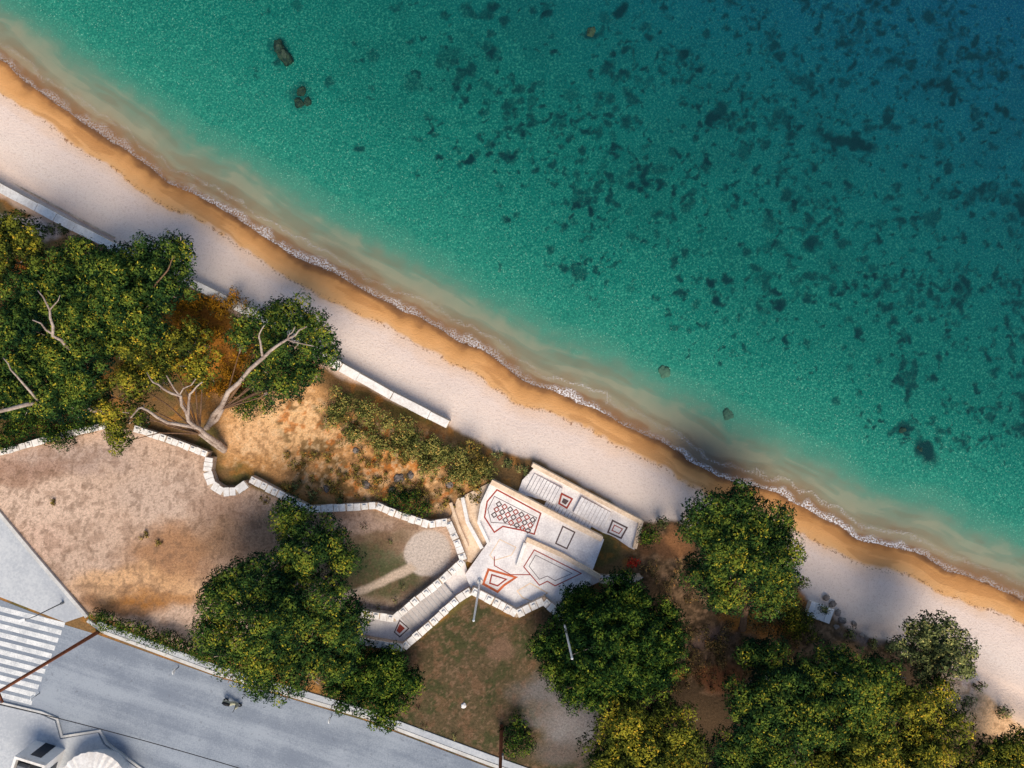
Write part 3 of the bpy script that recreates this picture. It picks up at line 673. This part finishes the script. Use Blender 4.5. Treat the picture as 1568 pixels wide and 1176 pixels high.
shrub('shrub',[(790,1125,22),(805,1140,18),(780,1145,18),(795,1105,14)],DARK,2.6,32,dens=1)
shrub('undergrowth',[(30,648,28),(85,662,30),(125,640,24),(10,668,24),(60,640,22),(140,650,14),(20,620,30)],DARK,3.0,33,pr=(.4,.7),dens=1)
shrub('shrub',[(1228,950,22),(1205,932,24),(1240,970,16),(1215,960,20)],PINEY,2.8,34,dens=.9)
shrub('shrub',[(375,618,26),(390,600,20),(410,620,18)],PINE,3.0,35,dens=1)
shrub('shrub',[(628,768,24),(650,778,16),(600,762,16)],DARK,2.4,36,dens=.9)
shrub('shrub',[(720,690,18),(735,708,18),(715,718,14)],SCRUB,2.4,37)
shrub('flowering_shrub',[(966,862,9),(975,858,6)],[(90,10,10),(170,30,26),(205,50,40),(230,80,60)],2.5,38,leaf=400,pr=(.2,.35),size=.08,dens=1)
r=random.Random(5); lob=[]
for i in range(74):
    f=i/73; x=505+f*245; y=598+f*112+r.uniform(-2,50); lob.append((x,y,r.uniform(7,18),r.uniform(2,2.6)))
shrub('scrub_vegetation',lob,[(48,54,30),(104,110,56),(166,154,82),(206,162,88)],2.2,40,dens=.8,leaf=260)
lob=[(r.uniform(430,740),0,r.uniform(3,10)) for i in range(170)]
lob=[(x,r.uniform(600+(x-430)*.3,760+(x-430)*.08),q,1.95) for x,_,q in lob]
lob=[l for l in lob if not(350<l[0]<520 and 615<l[1]<690)]
shrub('dry_scrub',lob,SCRUB,1.95,41,dens=.8,leaf=240,pr=(.18,.4),size=.09)
lob=[(r.uniform(270,380),r.uniform(455,600),r.uniform(8,18),2.4) for i in range(46)]
shrub('dry_scrub',lob,[(74,56,18),(146,106,30),(206,144,42),(230,140,42)],2.4,42,dens=.8,leaf=220)
lob=[(r.uniform(985,1240),r.uniform(860,1060),r.uniform(4,13),2.1) for i in range(190)]
shrub('dry_scrub',[l for l in lob if l[1]>820+(l[0]-985)*.35],[(60,52,32),(110,96,60),(158,128,82),(198,140,78)],2.1,43,dens=.7,leaf=200,pr=(.2,.45),size=.09)
lob=[(x+r.uniform(-7,7),y+r.uniform(-6,6),r.uniform(4,10),1.9) for x,y in [(100,352),(130,374),(75,354),(180,394),(300,456),(330,474),(360,490),(400,506),(290,466),(440,530),(480,760),(520,765),(450,745),(690,690),(700,720),(760,700),(780,712),(800,715),(1260,930),(1300,975),(1330,985),(1360,995),(1045,800),(1010,800),(1060,790),(1230,890),(1400,1000),(1500,1050),(1480,1075),(1540,1090)] for k in range(3)]
shrub('wallside_scrub',lob,OLIVE,1.9,44,dens=.8,leaf=240,pr=(.2,.45))
lob=[(x+r.uniform(-5,5),y+r.uniform(-5,5),r.uniform(4,9),2.0) for x,y in [(620,900),(600,915),(575,930),(560,925),(530,885),(500,880),(600,830),(560,800),(650,1110),(640,1085),(700,1130)]]
shrub('garden_groundcover',lob,OLIVE,2.0,45,dens=.4,leaf=130,pr=(.2,.35),size=.08)
for i,(x,y,q) in enumerate([(85,769,5),(222,820,6),(244,831,4),(405,765,6)]):
    shrub('small_shrub',[(x+r.uniform(-q,q),y+r.uniform(-q,q)*.8,q*r.uniform(.4,.9),1.95) for k in range(4)],SCRUB,2.0,60+i,dens=.3,leaf=600,pr=(.1,.2),size=.07)
# ------------------------------------------------------------ STREET FURNITURE
e=empty('utility_pole'); mb=MB(); b=P(150,968,GZ)
mb.tube([b,(b.x,b.y,6),(b.x,b.y,13.6)],[.17,.14,.11],M_wood,12); mb.obj('pole',e,True)
mb=MB(); mb.box((b.x,b.y,13.1),(.12,1.6,.12),M_wood,.4)
for k in(-.7,-.25,.25,.7): mb.tube([(b.x-math.sin(.4)*k,b.y+math.cos(.4)*k,13.16),(b.x-math.sin(.4)*k,b.y+math.cos(.4)*k,13.35)],[.05,.03],M_grey,8)
mb.obj('crossarm',e)
mb=MB(); a=Vector((b.x-.2,b.y-.7,13.2)); c=P(430,1196,10.5); pts=[]
for i in range(17):
    f=i/16; p=a.lerp(c,f); p.z-=.8*4*f*(1-f)*.4; pts.append(p)
mb.tube(pts,[.03]*17,M_dark,5); mb.obj('cable',e)
for (x,y,h) in [(735,890,11.8),(861,940,11.6)]:
    e=empty('flagpole'); b=P(x,y,2.3); mb=MB()
    mb.tube([(b.x,b.y,2.3),(b.x,b.y,2.5)],[.28,.22],M_cap,12); mb.tube([(b.x,b.y,2.5),(b.x,b.y,h)],[.1,.07],M_metal,10); mb.tube([(b.x,b.y,h),(b.x,b.y,h+.08),(b.x,b.y,h+.16)],[.03,.09,.03],M_metal,10)
    mb.tube([(b.x+.12,b.y,3.3),(b.x+.13,b.y,h-.2)],[.012,.012],M_dark,4); mb.obj('mast',e)
e=empty('street_lamp'); b=P(98,922,GZ); mb=MB(); mb.tube([(b.x,b.y,GZ),(b.x,b.y,GZ+.4)],[.12,.1],M_grey,10)
mb.tube([(b.x,b.y,GZ+.4),(b.x,b.y,5.3),(b.x-.3,b.y-.1,5.6),(b.x-.7,b.y-.2,5.65)],[.06,.045,.04,.035],M_grey,8); mb.box((b.x-.8,b.y-.22,5.65),(.5,.22,.1),M_metal,.25); mb.obj('post_and_head',e)
e=empty('telegraph_pole'); b=P(768,1112,GZ); mb=MB(); mb.tube([(b.x,b.y,GZ),(b.x,b.y,9.8)],[.17,.12],M_wood,10); mb.box((b.x,b.y,9.3),(1.3,.1,.1),M_wood,.5); mb.box((b.x+.16,b.y,6.5),(.14,.3,.4),M_grey); mb.obj('pole',e)
for (x,y) in [(273,1022),(508,1096),(60,1062)]:
    b=P(x,y,GZ+.1); mb=MB(); mb.tube([(b.x,b.y,GZ),(b.x,b.y,2.9)],[.04,.035],M_grey,8); mb.tube([(b.x-.02,b.y,2.7),(b.x+.03,b.y,2.7)],[.25,.25],M_metal,16); mb.obj('traffic_sign')
e=empty('motor_scooter'); b=P(358,1074,GZ+.012); mb=MB(); ang=-.35
def tor(mb,c,R,r_,mt):
    pts=[(c[0]+math.cos(q)*R*math.cos(ang),c[1]+math.cos(q)*R*math.sin(ang),c[2]+math.sin(q)*R) for q in [i*math.pi/8 for i in range(17)]]
    mb.tube(pts,[r_]*17,mt,6)
u=Vector((math.cos(ang),math.sin(ang),0)); v=Vector((-u.y,u.x,0)); z0=GZ+.012
for s_ in(-.6,.6): tor(mb,b+u*s_+Vector((0,0,.22)),.17,.06,M_dark)
def A(a,c,h): q=b+u*a+v*c; return (q.x,q.y,z0+h)
M_sc=mat('scooter_paint',(178,176,150),.4,.1,3)
mb.tube([A(-.75,0,.5),A(-.45,0,.6),A(-.1,0,.5),A(.1,0,.25),A(.4,0,.25),A(.52,0,.6),A(.5,0,.9)],[.08,.2,.18,.14,.14,.14,.08],M_sc,10)
mb.tube([A(-.7,0,.74),A(-.4,0,.77),A(-.05,0,.73)],[.1,.15,.11],M_dark,8); mb.tube([A(.45,-.33,.98),A(.5,0,.95),A(.45,.33,.98)],[.025,.03,.025],M_dark,6); mb.obj('body',e,True)
e=empty('white_boat_locker'); b=P(1255,937,1.6); mb=MB(); mb.box((b.x,b.y,1.25),(1.9,1.15,.9),M_white,-.35); mb.box((b.x,b.y,1.74),(2.05,1.3,.07),M_metal,-.35)
for k in(-.5,.5): mb.box((b.x+k*math.cos(-.35),b.y+k*math.sin(-.35),1.80),(.06,1.2,.05),M_metal,-.35)
mb.obj('locker',e)
e=empty('round_kiosk'); b=P(138,1208,3.8); mb=MB(); n=28; R=2.9
mb.tube([(b.x,b.y,GZ),(b.x,b.y,3.3)],[R*.8,R*.8],M_white,28); mb.obj('wall',e)
mb=MB(); vs=[(b.x,b.y,4.1)]
for k in range(n*2):
    q=math.pi*k/n; rr=R*(1 if k%2 else .97); vs.append((b.x+math.cos(q)*rr,b.y+math.sin(q)*rr,3.4+(.07 if k%2 else 0)))
mb.add(vs,[(0,1+k,1+(k+1)%(2*n)) for k in range(2*n)],M_cap)
mb.tube([(b.x,b.y,4.0),(b.x,b.y,4.3)],[.35,.2],M_metal,12); mb.obj('roof',e)
e=empty('white_house'); b=P(45,1182,4); mb=MB(); mb.box((b.x,b.y,2.9),(2.6,2.4,2.4),M_white,-.3); wq=[Vector((b.x,b.y))+Vector((math.cos(-.3)*x-math.sin(-.3)*y,math.sin(-.3)*x+math.cos(-.3)*y)) for x,y in((-1.2,-1.1),(1.2,-1.1),(1.2,1.1),(-1.2,1.1))]
mb.obj('walls',e); mb=MB(); wallbody(mb,wq,.2,4.1,4.45,M_cap,True); mb.box((b.x-.3,b.y+.4,4.35),(.8,.7,.45),M_grey,-.3); mb.obj('roof_parapet',e)
mb=MB(); mb.prism([(b.x+(p.x-b.x)*.9,b.y+(p.y-b.y)*.9) for p in wq],4.1,4.13,M_dark); mb.obj('roof',e)
mb=MB(); q=Vector((math.cos(-.3),math.sin(-.3)))*1.31; mb.box((b.x+q.x,b.y+q.y,3.1),(.05,.9,1.0),M_glass,-.3); q=Vector((-math.sin(-.3),math.cos(-.3)))*1.21; mb.box((b.x+q.x,b.y+q.y,2.8),(.9,.05,1.9),M_glass,-.3); mb.obj('windows',e)
# ------------------------------------------------------------ LIGHT / CAMERA
sd=Vector((.2,-.98,0)).normalized(); el=math.radians(52)
dirv=Vector((sd.x*math.cos(el),sd.y*math.cos(el),math.sin(el)))
sun=bpy.data.lights.new('sun','SUN'); sun.energy=3.8; sun.angle=math.radians(40); sun.color=(1,.88,.70)
so=bpy.data.objects.new('sun',sun); COL.objects.link(so); so.rotation_euler=dirv.to_track_quat('Z','Y').to_euler()
w=bpy.data.worlds.new('World'); sc.world=w; w.use_nodes=True; nt=w.node_tree; bg=nt.nodes['Background']
sk=nt.nodes.new('ShaderNodeTexSky'); sk.sky_type='NISHITA'; sk.sun_disc=False; sk.sun_elevation=el; sk.sun_rotation=math.atan2(sd.x,sd.y)
nt.links.new(sk.outputs[0],bg.inputs[0]); bg.inputs[1].default_value=.14
cam=bpy.data.cameras.new('camera'); cam.lens=24; cam.sensor_width=36; cam.clip_end=8000
co=bpy.data.objects.new('camera',cam); COL.objects.link(co); co.location=(0,0,H); sc.camera=co
sc.view_settings.view_transform='Standard'; sc.view_settings.look='None'; sc.view_settings.exposure=0
